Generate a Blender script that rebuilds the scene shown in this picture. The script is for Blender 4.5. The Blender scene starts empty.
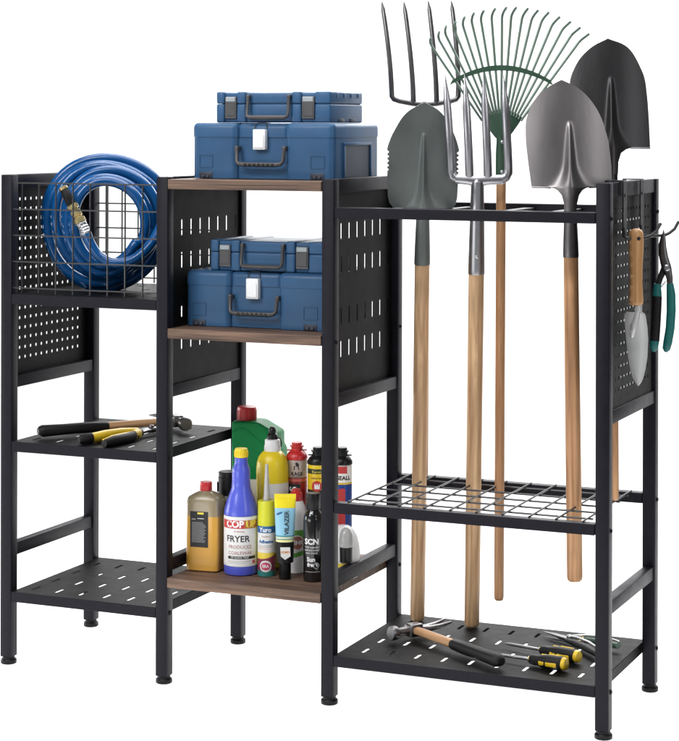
import bpy, bmesh, math, random
from mathutils import Vector, Matrix
random.seed(7)
S = bpy.context.scene
COL = S.collection
R = math.radians
PI = math.pi

# ------------------------------------------------------------------ camera
cam_d = bpy.data.cameras.new('camera'); cam = bpy.data.objects.new('camera', cam_d); COL.objects.link(cam)
cam_d.sensor_fit = 'HORIZONTAL'; cam_d.sensor_width = 36.0
cam_d.lens = 36.0 * 2003.6 / 679.0
cam_d.shift_y = -(370.5 - 123.6) / 679.0
cam_d.clip_start = 0.05; cam_d.clip_end = 100
cam.location = (2.2876, -3.5402, 1.1222)
cam.rotation_euler = (Matrix.Rotation(0.40636, 4, 'Z') @ Matrix.Rotation(PI/2, 4, 'X') @ Matrix.Rotation(0.00216, 4, 'Z')).to_euler()
S.camera = cam

# ------------------------------------------------------------------ light: a white studio
w = bpy.data.worlds.new('World'); S.world = w; w.use_nodes = True
w.node_tree.nodes['Background'].inputs[0].default_value = (0.93, 0.96, 1.0, 1)
w.node_tree.nodes['Background'].inputs[1].default_value = 0.15
def area(name, loc, target, sx, sy, power, color=(1, 1, 1)):
    l = bpy.data.lights.new(name, 'AREA'); l.shape = 'RECTANGLE'; l.size = sx; l.size_y = sy; l.energy = power; l.color = color
    o = bpy.data.objects.new(name, l); COL.objects.link(o); o.location = loc
    o.rotation_euler = (Vector(target) - Vector(loc)).to_track_quat('-Z', 'Y').to_euler()
    return o
area('key_softbox', (-0.9, -3.4, 2.7), (0.6, 0.1, 0.65), 1.2, 1.2, 56)
area('side_softbox', (3.6, -1.6, 1.5), (0.9, 0.1, 0.5), 0.8, 1.6, 15)
area('low_front_fill', (-0.6, -2.6, 0.45), (0.6, 0.3, 0.0), 1.8, 0.35, 12)  # added low fill, spreads light over the floor under the rack
area('overhead_softbox', (0.6, 0.4, 3.6), (0.6, 0.4, 0), 3.2, 3.2, 150)
area('backdrop_light', (0.2, 1.3, 3.5), (-0.4, 3.6, 1.0), 3.5, 0.8, 85)
area('rear_floor_fill', (0.6, 2.9, 2.3), (0.6, 0.2, 0.0), 4.0, 0.8, 90)  # added fill from behind, lifts the rack's shadows on the floor
area('underfloor_fill', (0.75, 0.15, -0.8), (0.75, 0.1501, 0.0), 3.8, 3.0, 100)  # unseen fill below the ground sheet, added to wash out floor shadows
area('behind_backdrop_fill', (-0.4, 4.6, 1.6), (-0.4, 3.6, 1.6), 6.0, 4.2, 125)  # unseen fill behind the sweep, added to bring the backdrop to white
area('strip_softbox', (0.2, -2.3, 2.9), (0.6, 0.1, 0.8), 2.6, 0.22, 48)
area('left_floor_fill', (-2.5, 0.0, 0.55), (0.9, 0.0, 0.0), 2.6, 0.6, 60)  # added grazing fill, brightens the shaded floor below the shelves
S.view_settings.view_transform = 'Standard'
try: S.view_settings.look = 'None'
except Exception: pass
S.view_settings.exposure = 0; S.view_settings.gamma = 1

# ------------------------------------------------------------------ materials
def lin(h):
    h = h.lstrip('#'); out = []
    for i in (0, 2, 4):
        c = int(h[i:i+2], 16) / 255
        out.append(c / 12.92 if c <= 0.04045 else ((c + 0.055) / 1.055) ** 2.4)
    return tuple(out) + (1,)
def mat(name, color, rough=0.5, metal=0.0, var=0.08, scale=30, bump=0.0, bscale=400, coat=0.0, stretch=None, rvar=0.08, trans=0.0, spec=0.5):
    m = bpy.data.materials.new(name); m.use_nodes = True
    nt = m.node_tree; N = nt.nodes; L = nt.links
    b = N['Principled BSDF']
    c = lin(color) if isinstance(color, str) else tuple(color) + (1,)
    tc = N.new('ShaderNodeTexCoord'); mp = N.new('ShaderNodeMapping'); L.new(tc.outputs['Object'], mp.inputs[0])
    if stretch: mp.inputs['Scale'].default_value = stretch
    nz = N.new('ShaderNodeTexNoise'); nz.inputs['Scale'].default_value = scale; nz.inputs['Detail'].default_value = 6
    L.new(mp.outputs[0], nz.inputs['Vector'])
    rp = N.new('ShaderNodeValToRGB')
    rp.color_ramp.elements[0].position = 0.3; rp.color_ramp.elements[1].position = 0.7
    rp.color_ramp.elements[0].color = tuple(x * (1 - var) for x in c[:3]) + (1,)
    rp.color_ramp.elements[1].color = tuple(min(1, x * (1 + var)) for x in c[:3]) + (1,)
    L.new(nz.outputs[0], rp.inputs[0]); L.new(rp.outputs[0], b.inputs['Base Color'])
    mr = N.new('ShaderNodeMapRange'); mr.inputs[3].default_value = max(0.02, rough - rvar); mr.inputs[4].default_value = min(1, rough + rvar)
    L.new(nz.outputs[0], mr.inputs[0]); L.new(mr.outputs[0], b.inputs['Roughness'])
    b.inputs['Metallic'].default_value = metal
    b.inputs['Coat Weight'].default_value = coat
    b.inputs['Transmission Weight'].default_value = trans
    b.inputs['Specular IOR Level'].default_value = spec
    if bump:
        n2 = N.new('ShaderNodeTexNoise'); n2.inputs['Scale'].default_value = bscale; n2.inputs['Detail'].default_value = 3
        L.new(mp.outputs[0], n2.inputs['Vector'])
        bp = N.new('ShaderNodeBump'); bp.inputs['Strength'].default_value = bump; bp.inputs['Distance'].default_value = 0.001
        L.new(n2.outputs[0], bp.inputs['Height']); L.new(bp.outputs[0], b.inputs['Normal'])
    return m
def wood(name, dark, light, axis, freq=1.0, rough=0.55, knots=0.0, dk=None):
    """grain running along the given axis"""
    m = bpy.data.materials.new(name); m.use_nodes = True
    nt = m.node_tree; N = nt.nodes; L = nt.links; b = N['Principled BSDF']
    tc = N.new('ShaderNodeTexCoord'); mp = N.new('ShaderNodeMapping'); L.new(tc.outputs['Object'], mp.inputs[0])
    sc = [60 * freq] * 3; sc['xyz'.index(axis)] = 2.5 * freq; mp.inputs['Scale'].default_value = sc
    n1 = N.new('ShaderNodeTexNoise'); n1.inputs['Scale'].default_value = 1.2; n1.inputs['Detail'].default_value = 8; n1.inputs['Roughness'].default_value = 0.62; n1.inputs['Distortion'].default_value = 0.6
    L.new(mp.outputs[0], n1.inputs['Vector'])
    rp = N.new('ShaderNodeValToRGB'); e = rp.color_ramp.elements
    e[0].position = 0.33; e[0].color = lin(dark); e[1].position = 0.62; e[1].color = lin(light)
    if dk: x = e.new(0.22); x.color = lin(dk)
    L.new(n1.outputs[0], rp.inputs[0])
    mp2 = N.new('ShaderNodeMapping'); L.new(tc.outputs['Object'], mp2.inputs[0]); s2 = [9] * 3; s2['xyz'.index(axis)] = 1.5; mp2.inputs['Scale'].default_value = s2
    n2 = N.new('ShaderNodeTexNoise'); n2.inputs['Scale'].default_value = 1.0; n2.inputs['Detail'].default_value = 3; L.new(mp2.outputs[0], n2.inputs['Vector'])
    mr = N.new('ShaderNodeMapRange'); mr.inputs[1].default_value = 0.3; mr.inputs[2].default_value = 0.7; mr.inputs[3].default_value = 0.78; mr.inputs[4].default_value = 1.12
    L.new(n2.outputs[0], mr.inputs[0])
    mx = N.new('ShaderNodeVectorMath'); mx.operation = 'SCALE'; L.new(rp.outputs[0], mx.inputs[0]); L.new(mr.outputs[0], mx.inputs['Scale'])
    L.new(mx.outputs[0], b.inputs['Base Color'])
    b.inputs['Roughness'].default_value = rough
    bp = N.new('ShaderNodeBump'); bp.inputs['Strength'].default_value = 0.25; bp.inputs['Distance'].default_value = 0.0006
    L.new(n1.outputs[0], bp.inputs['Height']); L.new(bp.outputs[0], b.inputs['Normal'])
    return m
def banded(name, stops, axis='Z', rough=0.35, coat=0.0):
    """hard-edged printed bands along an axis: stops = [(coordinate, colour), ...] in metres"""
    m = bpy.data.materials.new(name); m.use_nodes = True
    nt = m.node_tree; N = nt.nodes; L = nt.links; b = N['Principled BSDF']
    tc = N.new('ShaderNodeTexCoord'); sp = N.new('ShaderNodeSeparateXYZ'); L.new(tc.outputs['Object'], sp.inputs[0])
    hi = max(s[0] for s in stops) + 0.05
    dv = N.new('ShaderNodeMath'); dv.operation = 'DIVIDE'; dv.inputs[1].default_value = hi; L.new(sp.outputs[axis], dv.inputs[0])
    rp = N.new('ShaderNodeValToRGB'); rp.color_ramp.interpolation = 'CONSTANT'; e = rp.color_ramp.elements
    e[0].position = 0; e[0].color = lin(stops[0][1])
    e[1].position = stops[1][0] / hi; e[1].color = lin(stops[1][1])
    for z, c in stops[2:]:
        k = e.new(z / hi); k.color = lin(c)
    L.new(dv.outputs[0], rp.inputs[0]); L.new(rp.outputs[0], b.inputs['Base Color'])
    b.inputs['Roughness'].default_value = rough; b.inputs['Coat Weight'].default_value = coat
    return m

M = {}
M['frame'] = mat('black_powder_coat', (0.0070, 0.0066, 0.0112), 0.42, 0, 0.15, 60, 0.3, 900, spec=0.17)
M['sheet'] = mat('black_sheet_steel', (0.0035, 0.0035, 0.0038), 0.5, 0, 0.15, 40, 0.25, 900, spec=0.09)
M['wire'] = mat('black_wire', (0.015, 0.015, 0.017), 0.4, 0, 0.1, 50)
M['rubber'] = mat('black_rubber_foot', (0.006, 0.006, 0.007), 0.4, 0, 0.1, 50, spec=0.2)
M['board'] = wood('rustic_brown_board', '#2c1d15', '#7a5f4e', 'x', 1.3, 0.58, dk='#170f0c')
M['ash'] = wood('pale_ash_handle', '#946a45', '#e0bb90', 'z', 0.9, 0.5)
M['redwood'] = wood('reddish_beech_handle', '#875a38', '#d0a074', 'z', 0.9, 0.5)
M['grip_wood'] = wood('beech_grip', '#a87848', '#cf9e6c', 'z', 0.9, 0.4)
M['ham_wood'] = wood('hammer_ash', '#93683f', '#cda27a', 'x', 0.9, 0.45)
M['steel'] = mat('brushed_steel', (0.50, 0.50, 0.525), 0.33, 1, 0.10, 12, 0.12, 160, stretch=(6, 6, 1), rvar=0.1)
M['steel_bright'] = mat('bright_steel', (0.50, 0.51, 0.53), 0.33, 1, 0.06, 20, 0.08, 200)
M['trowel'] = mat('satin_trowel_steel', (0.60, 0.60, 0.60), 0.42, 0.4, 0.06, 20, 0.05, 200)
M['steel_warm'] = mat('worn_warm_steel', (0.245, 0.230, 0.232), 0.40, 1, 0.34, 7, 0.13, 140, stretch=(1, 1, .35), rvar=0.16)
M['steel_dark'] = mat('black_oxide_steel', (0.038, 0.036, 0.038), 0.36, 0.7, 0.35, 9, 0.15, 160, stretch=(1, 1, .4), rvar=.14)
M['steel_green'] = mat('grey_green_painted_steel', (0.125, 0.140, 0.136), 0.38, 0.35, 0.30, 10, 0.2, 150, stretch=(1, 1, .4), rvar=.15)
M['gunmetal'] = mat('gunmetal', (0.14, 0.135, 0.14), 0.34, 1, 0.15, 20, 0.1, 200)
M['ham_steel'] = mat('forged_hammer_steel', (0.22, 0.215, 0.22), 0.36, 1, 0.2, 25, 0.15, 200)
M['rake_green'] = mat('green_rake_paint', (0.030, 0.075, 0.045), 0.42, 0.0, 0.12, 30, 0.1, 300)
M['tine'] = mat('green_grey_tine', (0.11, 0.165, 0.13), 0.4, 0.3, 0.12, 30)
M['blue_box'] = mat('blue_tool_case', (0.031, 0.090, 0.190), 0.37, 0, 0.08, 20, 0.12, 700, spec=0.25)
M['blue_dark'] = mat('dark_slate_recess', (0.018, 0.030, 0.055), 0.5, 0, 0.06, 20)
M['grip_grey'] = mat('grey_case_handle', (0.055, 0.053, 0.056), 0.40, 0, 0.08, 40, 0.2, 500)
M['clip_grey'] = mat('grey_case_clip', (0.085, 0.085, 0.09), 0.4, 0, 0.08, 40)
M['clip_light'] = mat('pale_case_clip', (0.30, 0.34, 0.36), 0.4, 0, 0.05, 40)
M['latch'] = mat('white_latch', (0.80, 0.81, 0.82), 0.35, 0, 0.03, 40)
M['hose'] = mat('blue_pvc_hose', (0.002, 0.062, 0.205), 0.22, 0, 0.12, 18, 0.06, 260, coat=0.1, spec=0.5)
M['brass'] = mat('brass', (0.62, 0.50, 0.24), 0.3, 1, 0.1, 60, 0.1, 300)
M['black'] = mat('black_plastic', (0.008, 0.008, 0.009), 0.34, 0, 0.1, 40, 0.1, 500, spec=0.3)
M['black_soft'] = mat('black_rubber_grip', (0.008, 0.008, 0.009), 0.5, 0, 0.1, 60, 0.4, 600, spec=0.25)
M['yellow'] = mat('yellow_plastic', (0.78, 0.52, 0.02), 0.35, 0, 0.05, 30)
M['teal'] = mat('teal_grip', (0.004, 0.135, 0.125), 0.45, 0, 0.08, 60, 0.3, 600)
M['red'] = mat('red_plastic', (0.50, 0.022, 0.025), 0.35, 0, 0.06, 30)
M['blue_bottle'] = mat('violet_blue_bottle', (0.075, 0.10, 0.56), 0.3, 0, 0.05, 30, coat=0.2)
M['cap_yellow'] = mat('yellow_cap', (0.82, 0.62, 0.03), 0.4, 0, 0.05, 30)
M['green'] = mat('green_can', (0.004, 0.20, 0.055), 0.45, 0, 0.06, 20, spec=0.18)
M['yellow_bottle'] = mat('yellow_bottle', (0.76, 0.58, 0.02), 0.32, 0, 0.05, 20)
M['white'] = mat('white_plastic', (0.74, 0.74, 0.75), 0.35, 0, 0.03, 30)
M['paper'] = mat('white_label', (0.72, 0.72, 0.71), 0.5, 0, 0.04, 60)
M['ink'] = mat('black_ink', (0.012, 0.012, 0.014), 0.5, 0, 0.02, 40)
M['ink_red'] = mat('red_ink', (0.48, 0.035, 0.035), 0.5, 0, 0.04, 40)
M['ink_rust'] = mat('rust_ink', (0.35, 0.12, 0.09), 0.5, 0, 0.04, 40)
M['ink_white'] = mat('white_ink', (0.82, 0.82, 0.82), 0.5, 0, 0.02, 40)
M['ink_grey'] = mat('grey_ink', (0.25, 0.25, 0.25), 0.5, 0, 0.2, 400)
M['ink_yellow'] = mat('yellow_ink', (0.82, 0.63, 0.08), 0.5, 0, 0.04, 40)
M['ink_orange'] = mat('orange_ink', (0.72, 0.25, 0.04), 0.5, 0, 0.04, 40)
M['ink_blue'] = mat('blue_ink', (0.02, 0.12, 0.32), 0.5, 0, 0.04, 40)
M['ink_green'] = mat('green_ink', (0.10, 0.33, 0.05), 0.5, 0, 0.04, 40)
M['ink_ochre'] = mat('ochre_ink', (0.42, 0.15, 0.03), 0.5, 0, 0.04, 40)
M['ink_pink'] = mat('pink_ink', (0.60, 0.06, 0.14), 0.5, 0, 0.04, 40)
M['ink_teal'] = mat('teal_ink', (0.02, 0.17, 0.15), 0.5, 0, 0.04, 40)
M['dark_brown'] = mat('smoky_brown_bottle', (0.055, 0.045, 0.035), 0.35, 0, 0.1, 30)
M['silver_can'] = mat('silver_can', (0.55, 0.52, 0.50), 0.33, 0.6, 0.06, 30)
M['clear'] = mat('frosted_clear_cap', (0.55, 0.55, 0.54), 0.2, 0, 0.08, 60, trans=0.4)
M['nozzle'] = mat('frosted_nozzle', (0.60, 0.60, 0.60), 0.35, 0, 0.04, 60, trans=0.25)
M['seam'] = mat('white_studio_paper', (0.90, 0.90, 0.90), 0.9, 0, 0.01, 3)
nt = M['seam'].node_tree; tr_ = nt.nodes.new('ShaderNodeBsdfTranslucent'); tr_.inputs[0].default_value = (.92, .92, .92, 1)   # translucency added so the fills beneath and behind whiten the sweep
mx_ = nt.nodes.new('ShaderNodeMixShader'); mx_.inputs[0].default_value = 0.45
nt.links.new(nt.nodes['Principled BSDF'].outputs[0], mx_.inputs[1]); nt.links.new(tr_.outputs[0], mx_.inputs[2]); nt.links.new(mx_.outputs[0], nt.nodes['Material Output'].inputs[0])
M['amber'] = banded('amber_liquid_jug', [(0, '#c9943f'), (0.002, '#c9973f'), (0.112, '#8f7f63'), (0.116, '#8d8065')], 'Z', 0.3, 0.2)

# ------------------------------------------------------------------ mesh helpers
class MB:
    def __init__(s): s.bm = bmesh.new()
    def add(s, t, mx=None):
        if mx is not None: bmesh.ops.transform(t, matrix=mx, verts=t.verts)
        me = bpy.data.meshes.new('t'); t.to_mesh(me); t.free(); s.bm.from_mesh(me); bpy.data.meshes.remove(me); return s
    def box(s, x0, x1, y0, y1, z0, z1, bev=0.0, seg=2, mx=None):
        t = bmesh.new(); bmesh.ops.create_cube(t, size=1)
        for v in t.verts: v.co = Vector((x0 + (v.co.x + .5) * (x1 - x0), y0 + (v.co.y + .5) * (y1 - y0), z0 + (v.co.z + .5) * (z1 - z0)))
        if bev: bmesh.ops.bevel(t, geom=t.edges[:], offset=bev, segments=seg, profile=0.5, affect='EDGES', clamp_overlap=True)
        return s.add(t, mx)
    def lathe(s, prof, seg=32, mx=None, cap=True):
        t = bmesh.new(); rings = []
        for r, z in prof:
            rings.append([t.verts.new((max(r, 1e-5) * math.cos(2*PI*i/seg), max(r, 1e-5) * math.sin(2*PI*i/seg), z)) for i in range(seg)])
        for a, b in zip(rings, rings[1:]):
            for i in range(seg): t.faces.new((a[i], a[(i+1) % seg], b[(i+1) % seg], b[i]))
        if cap: t.faces.new(rings[0][::-1]); t.faces.new(rings[-1])
        bmesh.ops.recalc_face_normals(t, faces=t.faces)
        return s.add(t, mx)
    def loft(s, secs, seg=48, mx=None):
        """secs: (z, hx, hy, exponent[, ox, oy])"""
        t = bmesh.new(); rings = []
        for q in secs:
            z, hx, hy, n = q[:4]; ox = q[4] if len(q) > 4 else 0; oy = q[5] if len(q) > 5 else 0
            ring = []
            for i in range(seg):
                a = 2*PI*(i + .5)/seg; c, d = math.cos(a), math.sin(a)
                k = (abs(c)**n + abs(d)**n) ** (-1.0/n)
                ring.append(t.verts.new((ox + hx*c*k, oy + hy*d*k, z)))
            rings.append(ring)
        for a, b in zip(rings, rings[1:]):
            for i in range(seg): t.faces.new((a[i], a[(i+1) % seg], b[(i+1) % seg], b[i]))
        t.faces.new(rings[0][::-1]); t.faces.new(rings[-1])
        bmesh.ops.recalc_face_normals(t, faces=t.faces)
        return s.add(t, mx)
    def tube(s, pts, rad, seg=10, mx=None, flat=None):
        """swept round bar; rad a number or one per point; flat = (sx, sy) section scale"""
        pts = [Vector(p) for p in pts]; n = len(pts)
        rads = rad if isinstance(rad, (list, tuple)) else [rad] * n
        t = bmesh.new(); rings = []; up = None
        for i, p in enumerate(pts):
            d = (pts[min(i+1, n-1)] - pts[max(i-1, 0)]).normalized()
            if up is None:
                up = Vector((0, 1, 0)) if abs(d.y) < .9 else Vector((1, 0, 0))
            a = (up - d * up.dot(d)).normalized(); b = d.cross(a); up = a
            fa, fb = flat if flat else (1, 1)
            rings.append([t.verts.new(p + (a*math.cos(2*PI*k/seg)*fa + b*math.sin(2*PI*k/seg)*fb) * rads[i]) for k in range(seg)])
        for a, b in zip(rings, rings[1:]):
            for i in range(seg): t.faces.new((a[i], a[(i+1) % seg], b[(i+1) % seg], b[i]))
        t.faces.new(rings[0][::-1]); t.faces.new(rings[-1])
        bmesh.ops.recalc_face_normals(t, faces=t.faces)
        return s.add(t, mx)
    def prism(s, poly, y0, y1, bev=0.0, seg=3, mx=None):
        """outline in x,z given a depth along y"""
        t = bmesh.new()
        a = [t.verts.new((x, y0, z)) for x, z in poly]; b = [t.verts.new((x, y1, z)) for x, z in poly]
        n = len(poly)
        t.faces.new(a); t.faces.new(b[::-1])
        for i in range(n): t.faces.new((a[i], b[i], b[(i+1) % n], a[(i+1) % n]))
        bmesh.ops.recalc_face_normals(t, faces=t.faces)
        if bev: bmesh.ops.bevel(t, geom=t.edges[:], offset=bev, segments=seg, profile=0.5, affect='EDGES', clamp_overlap=True)
        return s.add(t, mx)
    def sheet(s, rows, thick=(0, 0.0015, 0)):
        """grid of points given a thickness"""
        t = bmesh.new(); th = Vector(thick)
        F = [[t.verts.new(Vector(p)) for p in r] for r in rows]; B = [[t.verts.new(Vector(p) + th) for p in r] for r in rows]
        nr, nc = len(rows), len(rows[0])
        for i in range(nr-1):
            for j in range(nc-1):
                t.faces.new((F[i][j], F[i][j+1], F[i+1][j+1], F[i+1][j])); t.faces.new((B[i][j], B[i+1][j], B[i+1][j+1], B[i][j+1]))
        rim = [(0, j) for j in range(nc)] + [(i, nc-1) for i in range(1, nr)] + [(nr-1, j) for j in range(nc-2, -1, -1)] + [(i, 0) for i in range(nr-2, 0, -1)]
        for q in range(len(rim)):
            a, b = rim[q], rim[(q+1) % len(rim)]
            t.faces.new((F[a[0]][a[1]], B[a[0]][a[1]], B[b[0]][b[1]], F[b[0]][b[1]]))
        bmesh.ops.remove_doubles(t, verts=t.verts, dist=1e-6)
        bmesh.ops.recalc_face_normals(t, faces=t.faces)
        return s.add(t)
    def plate(s, a0, a1, b0, b1, ca, cb, r, half, t0, t1, place, skip=()):
        """plate with a lattice of slots (half = 0 gives round holes); place(a, b, t) puts it in space"""
        bm = s.bm
        ea = [a0] + [(p+q)/2 for p, q in zip(ca, ca[1:])] + [a1]; eb = [b0] + [(p+q)/2 for p, q in zip(cb, cb[1:])] + [b1]
        for i, cx in enumerate(ca):
            for j, cy in enumerate(cb):
                x0, x1, y0, y1 = ea[i]-cx, ea[i+1]-cx, eb[j]-cy, eb[j+1]-cy
                hole = [(r*math.cos(PI*k/5), half + r*math.sin(PI*k/5)) for k in range(6)] + [(-r*math.cos(PI*k/5), -half - r*math.sin(PI*k/5)) for k in range(6)]
                if half == 0: hole = [(r*math.cos(2*PI*k/12 + .1), r*math.sin(2*PI*k/12 + .1)) for k in range(12)]
                ang = [math.atan2(y, x) for x, y in hole] + [math.atan2(y, x) for x, y in ((x0, y0), (x1, y0), (x1, y1), (x0, y1))]
                ang = sorted(set(round(a, 5) for a in ang))
                P, H = [], []
                for a in ang:
                    c, d = math.cos(a), math.sin(a)
                    k = min([v/u for v, u in ((x1, c), (x0, c), (y1, d), (y0, d)) if abs(u) > 1e-9 and v/u > 0]); P.append((cx + c*k, cy + d*k))
                    if half == 0: k = r
                    else:
                        k = r/abs(c) if abs(c) > 1e-9 else 1e9
                        if abs(k*d) > half:
                            q = half*abs(d); k = q + math.sqrt(max(0, q*q - half*half + r*r))
                    H.append((cx + c*k, cy + d*k))
                vs = [[bm.verts.new(place(p[0], p[1], t)) for p in L] for t in (t0, t1) for L in (P, H)]
                n = len(P)
                for q in range(n):
                    z = (q+1) % n
                    bm.faces.new((vs[0][q], vs[0][z], vs[1][z], vs[1][q])); bm.faces.new((vs[2][q], vs[3][q], vs[3][z], vs[2][z]))
                    bm.faces.new((vs[1][q], vs[1][z], vs[3][z], vs[3][q]))
        return s
    def build(s, name, m, parent=None, angle=35, loc=(0, 0, 0), rot=None):
        me = bpy.data.meshes.new(name); s.bm.to_mesh(me); s.bm.free()
        for p in me.polygons: p.use_smooth = True
        me.set_sharp_from_angle(angle=R(angle))
        me.materials.append(M[m] if isinstance(m, str) else m)
        o = bpy.data.objects.new(name, me); COL.objects.link(o)
        if parent: o.parent = parent
        o.location = loc
        if rot: o.rotation_euler = rot
        return o

def thing(name, label, cat, loc=(0, 0, 0), rz=0.0, group=None):
    o = bpy.data.objects.new(name, None); COL.objects.link(o); o.empty_display_size = 0.03
    o.location = loc; o.rotation_euler = (0, 0, rz)
    o['label'] = label; o['category'] = cat
    if group: o['group'] = group
    return o
def aim(o, bottom, top, face):
    """stand a tool on `bottom` with its length towards `top`, front (-y) turned to azimuth `face`"""
    b, t = Vector(bottom), Vector(top); z = (t - b).normalized()
    x = Vector((math.cos(face), math.sin(face), 0)); x = (x - z*x.dot(z)).normalized(); y = z.cross(x)
    mx = Matrix((x, y, z)).transposed().to_4x4(); mx.translation = b; o.matrix_world = mx
    return (t - b).length
def T(x=0, y=0, z=0, rx=0, ry=0, rz=0, s=1):
    from mathutils import Euler
    return Matrix.Translation((x, y, z)) @ Euler((rx, ry, rz)).to_matrix().to_4x4() @ Matrix.Scale(s, 4)

def text(body, size, m, parent, x, z, y=0.0, wrap=None, sx=1.0, vertical=False, name='lettering', bold=0.0, align='CENTER'):
    cu = bpy.data.curves.new('txt', 'FONT'); cu.body = body; cu.size = size; cu.align_x = align; cu.align_y = 'CENTER'; cu.offset = bold; cu.resolution_u = 3
    o = bpy.data.objects.new('txt', cu); COL.objects.link(o); bpy.context.view_layer.update()
    me = bpy.data.meshes.new_from_object(o.evaluated_get(bpy.context.evaluated_depsgraph_get()))
    bpy.data.objects.remove(o); bpy.data.curves.remove(cu)
    for v in me.vertices:
        px, pz = v.co.x * sx, v.co.y
        if vertical: px, pz = -pz, px
        px += x; pz += z
        if wrap:
            a = px / wrap; v.co = Vector((wrap*math.sin(a), -wrap*math.cos(a), pz))
        else: v.co = Vector((px, y, pz))
    me.materials.clear(); me.materials.append(M[m]); me.name = name
    t = bpy.data.objects.new(name, me); COL.objects.link(t); t.parent = parent
    return t
def patch(r, x0, x1, z0, z1, m, parent, name='label', n=24, poly=None):
    """sticker on a round bottle (arc lengths x0..x1), or flat when r is None at y = poly"""
    b = MB(); rows = []
    for z in (z0, z1):
        row = []
        for i in range(n+1):
            q = x0 + (x1-x0)*i/n
            row.append((r*math.sin(q/r), -r*math.cos(q/r), z))
        rows.append(row)
    bm = b.bm; V = [[bm.verts.new(p) for p in r_] for r_ in rows]
    for i in range(n): bm.faces.new((V[0][i], V[0][i+1], V[1][i+1], V[1][i]))
    return b.build(name, m, parent)
def fpatch(x0, x1, z0, z1, y, m, parent, name='label', mx=None):
    b = MB(); b.box(x0, x1, y, y + 0.0004, z0, z1, 0, mx=mx); return b.build(name, m, parent)
def poly_patch(pts, r, m, parent, name='label', x=0, z=0, y=None):
    b = MB(); vs = []
    for px, pz in pts:
        px += x; pz += z
        vs.append(b.bm.verts.new((r*math.sin(px/r), -r*math.cos(px/r), pz) if r else (px, y, pz)))
    b.bm.faces.new(vs); return b.build(name, m, parent)
def strip(r, x0, x1, lo, hi, m, parent, name, n=24):
    b = MB(); V = []
    for i in range(n+1):
        q = x0 + (x1-x0)*i/n
        V.append([b.bm.verts.new((r*math.sin(q/r), -r*math.cos(q/r), f(q))) for f in (lo, hi)])
    for i in range(n): b.bm.faces.new((V[i][0], V[i+1][0], V[i+1][1], V[i][1]))
    return b.build(name, m, parent)
def oval(r, x, z, rx, rz, m, parent, name):
    k = lambda q: math.sqrt(max(1e-4, 1 - ((q - x)/rx)**2))*rz
    return strip(r, x - rx*.9999, x + rx*.9999, lambda q: z - k(q), lambda q: z + k(q), m, parent, name)
def disc(n, rx, rz): return [(rx*math.cos(2*PI*i/n), rz*math.sin(2*PI*i/n)) for i in range(n)]

# ------------------------------------------------------------------ setting: seamless white paper
b = MB(); prof = [(-1.3, 0), (2.2, 0)] + [(2.2 + 1.4*math.sin(PI/2*k/14), 1.4 - 1.4*math.cos(PI/2*k/14)) for k in range(1, 15)] + [(3.6, 4.5)]
bm = b.bm; V = [[bm.verts.new((x, y, z)) for y, z in prof] for x in (-3.4, 2.5)]
for i in range(len(prof)-1): bm.faces.new((V[0][i], V[1][i], V[1][i+1], V[0][i+1]))
g = b.build('ground', 'seam', angle=60); g['kind'] = 'structure'

# ------------------------------------------------------------------ the rack
W = 0.026; DEP = 0.362; ZB, ZT = 0.015, 1.015
PX = [0.0, 0.365, 0.727, 1.273]
rack = thing('storage_rack', 'black metal storage rack with wooden and slotted shelves, holding garden tools', 'rack')
def bolt(parent, x, y, z, side):
    b = MB(); b.lathe([(0.0045, 0), (0.0045, 0.0012), (0.0036, 0.0028), (0.0012, 0.0036)], 14, T(x, y, z, 0, side*PI/2, 0))
    b.build('bolt', 'rubber', parent)
bolt_z = {0: [0.141, 0.453, 0.757], 1: [0.141, 0.453, 0.20, 0.70], 2: [0.086, 0.38, 0.70, 0.203], 3: [0.086, 0.38, 0.95]}
for k, x in enumerate(PX):
    for y in (0.0, DEP - W):
        b = MB(); b.box(x, x + W, y, y + W, ZB, ZT, 0.0022, 2); p = b.build('post', 'frame', rack)
        b = MB(); b.lathe([(0.0145, 0), (0.0165, 0.0015), (0.0165, 0.008), (0.0145, 0.0105), (0.0128, 0.011), (0.0125, 0.0148)], 24, T(x + W/2, y + W/2, 0)); b.build('foot', 'rubber', p)
        for z in bolt_z[k]:
            if k == 0: bolt(p, x, y + W/2, z, -1)
            else: bolt(p, x + W, y + W/2, z, 1)
    yi0, yi1 = W, DEP - W
    b = MB(); b.box(x + .002, x + W - .002, yi0, yi1, 0.988, ZT, 0.0015); b.build('top_rail', 'frame', rack)
    b = MB(); b.box(x + .002, x + W - .002, yi0, yi1, 0.572, 0.597, 0.0015); b.build('panel_rail', 'frame', rack)
    b = MB(); b.box(x + .003, x + W - .003, yi0, yi1, 0.223, 0.249, 0.0015); b.build('stretcher', 'frame', rack)
    # the sheet closing the upper half of the side
    px = [0.008, x + 0.020, x + 0.010, x + 0.020][k]
    if k in (0, 3):
        ca = [0.060 + 0.0215*i for i in range(12)]; cb = [0.630 + 0.0208*i for i in range(17)]
        b = MB(); b.plate(yi0, yi1, 0.597, 0.988, ca, cb, 0.0037, 0, px - .0007, px + .0007, lambda a, c, t: (t, a, c)); b.build('perforated_panel', 'sheet', rack)
    else:
        ca = [0.072 + 0.0405*i for i in range(7)]; cb = [0.680, 0.745, 0.845, 0.911]
        b = MB(); b.plate(yi0, yi1, 0.597, 0.988, ca, cb, 0.0033, 0.0135, px - .0007, px + .0007, lambda a, c, t: (t, a, c)); b.build('slotted_panel', 'sheet', rack)
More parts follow.
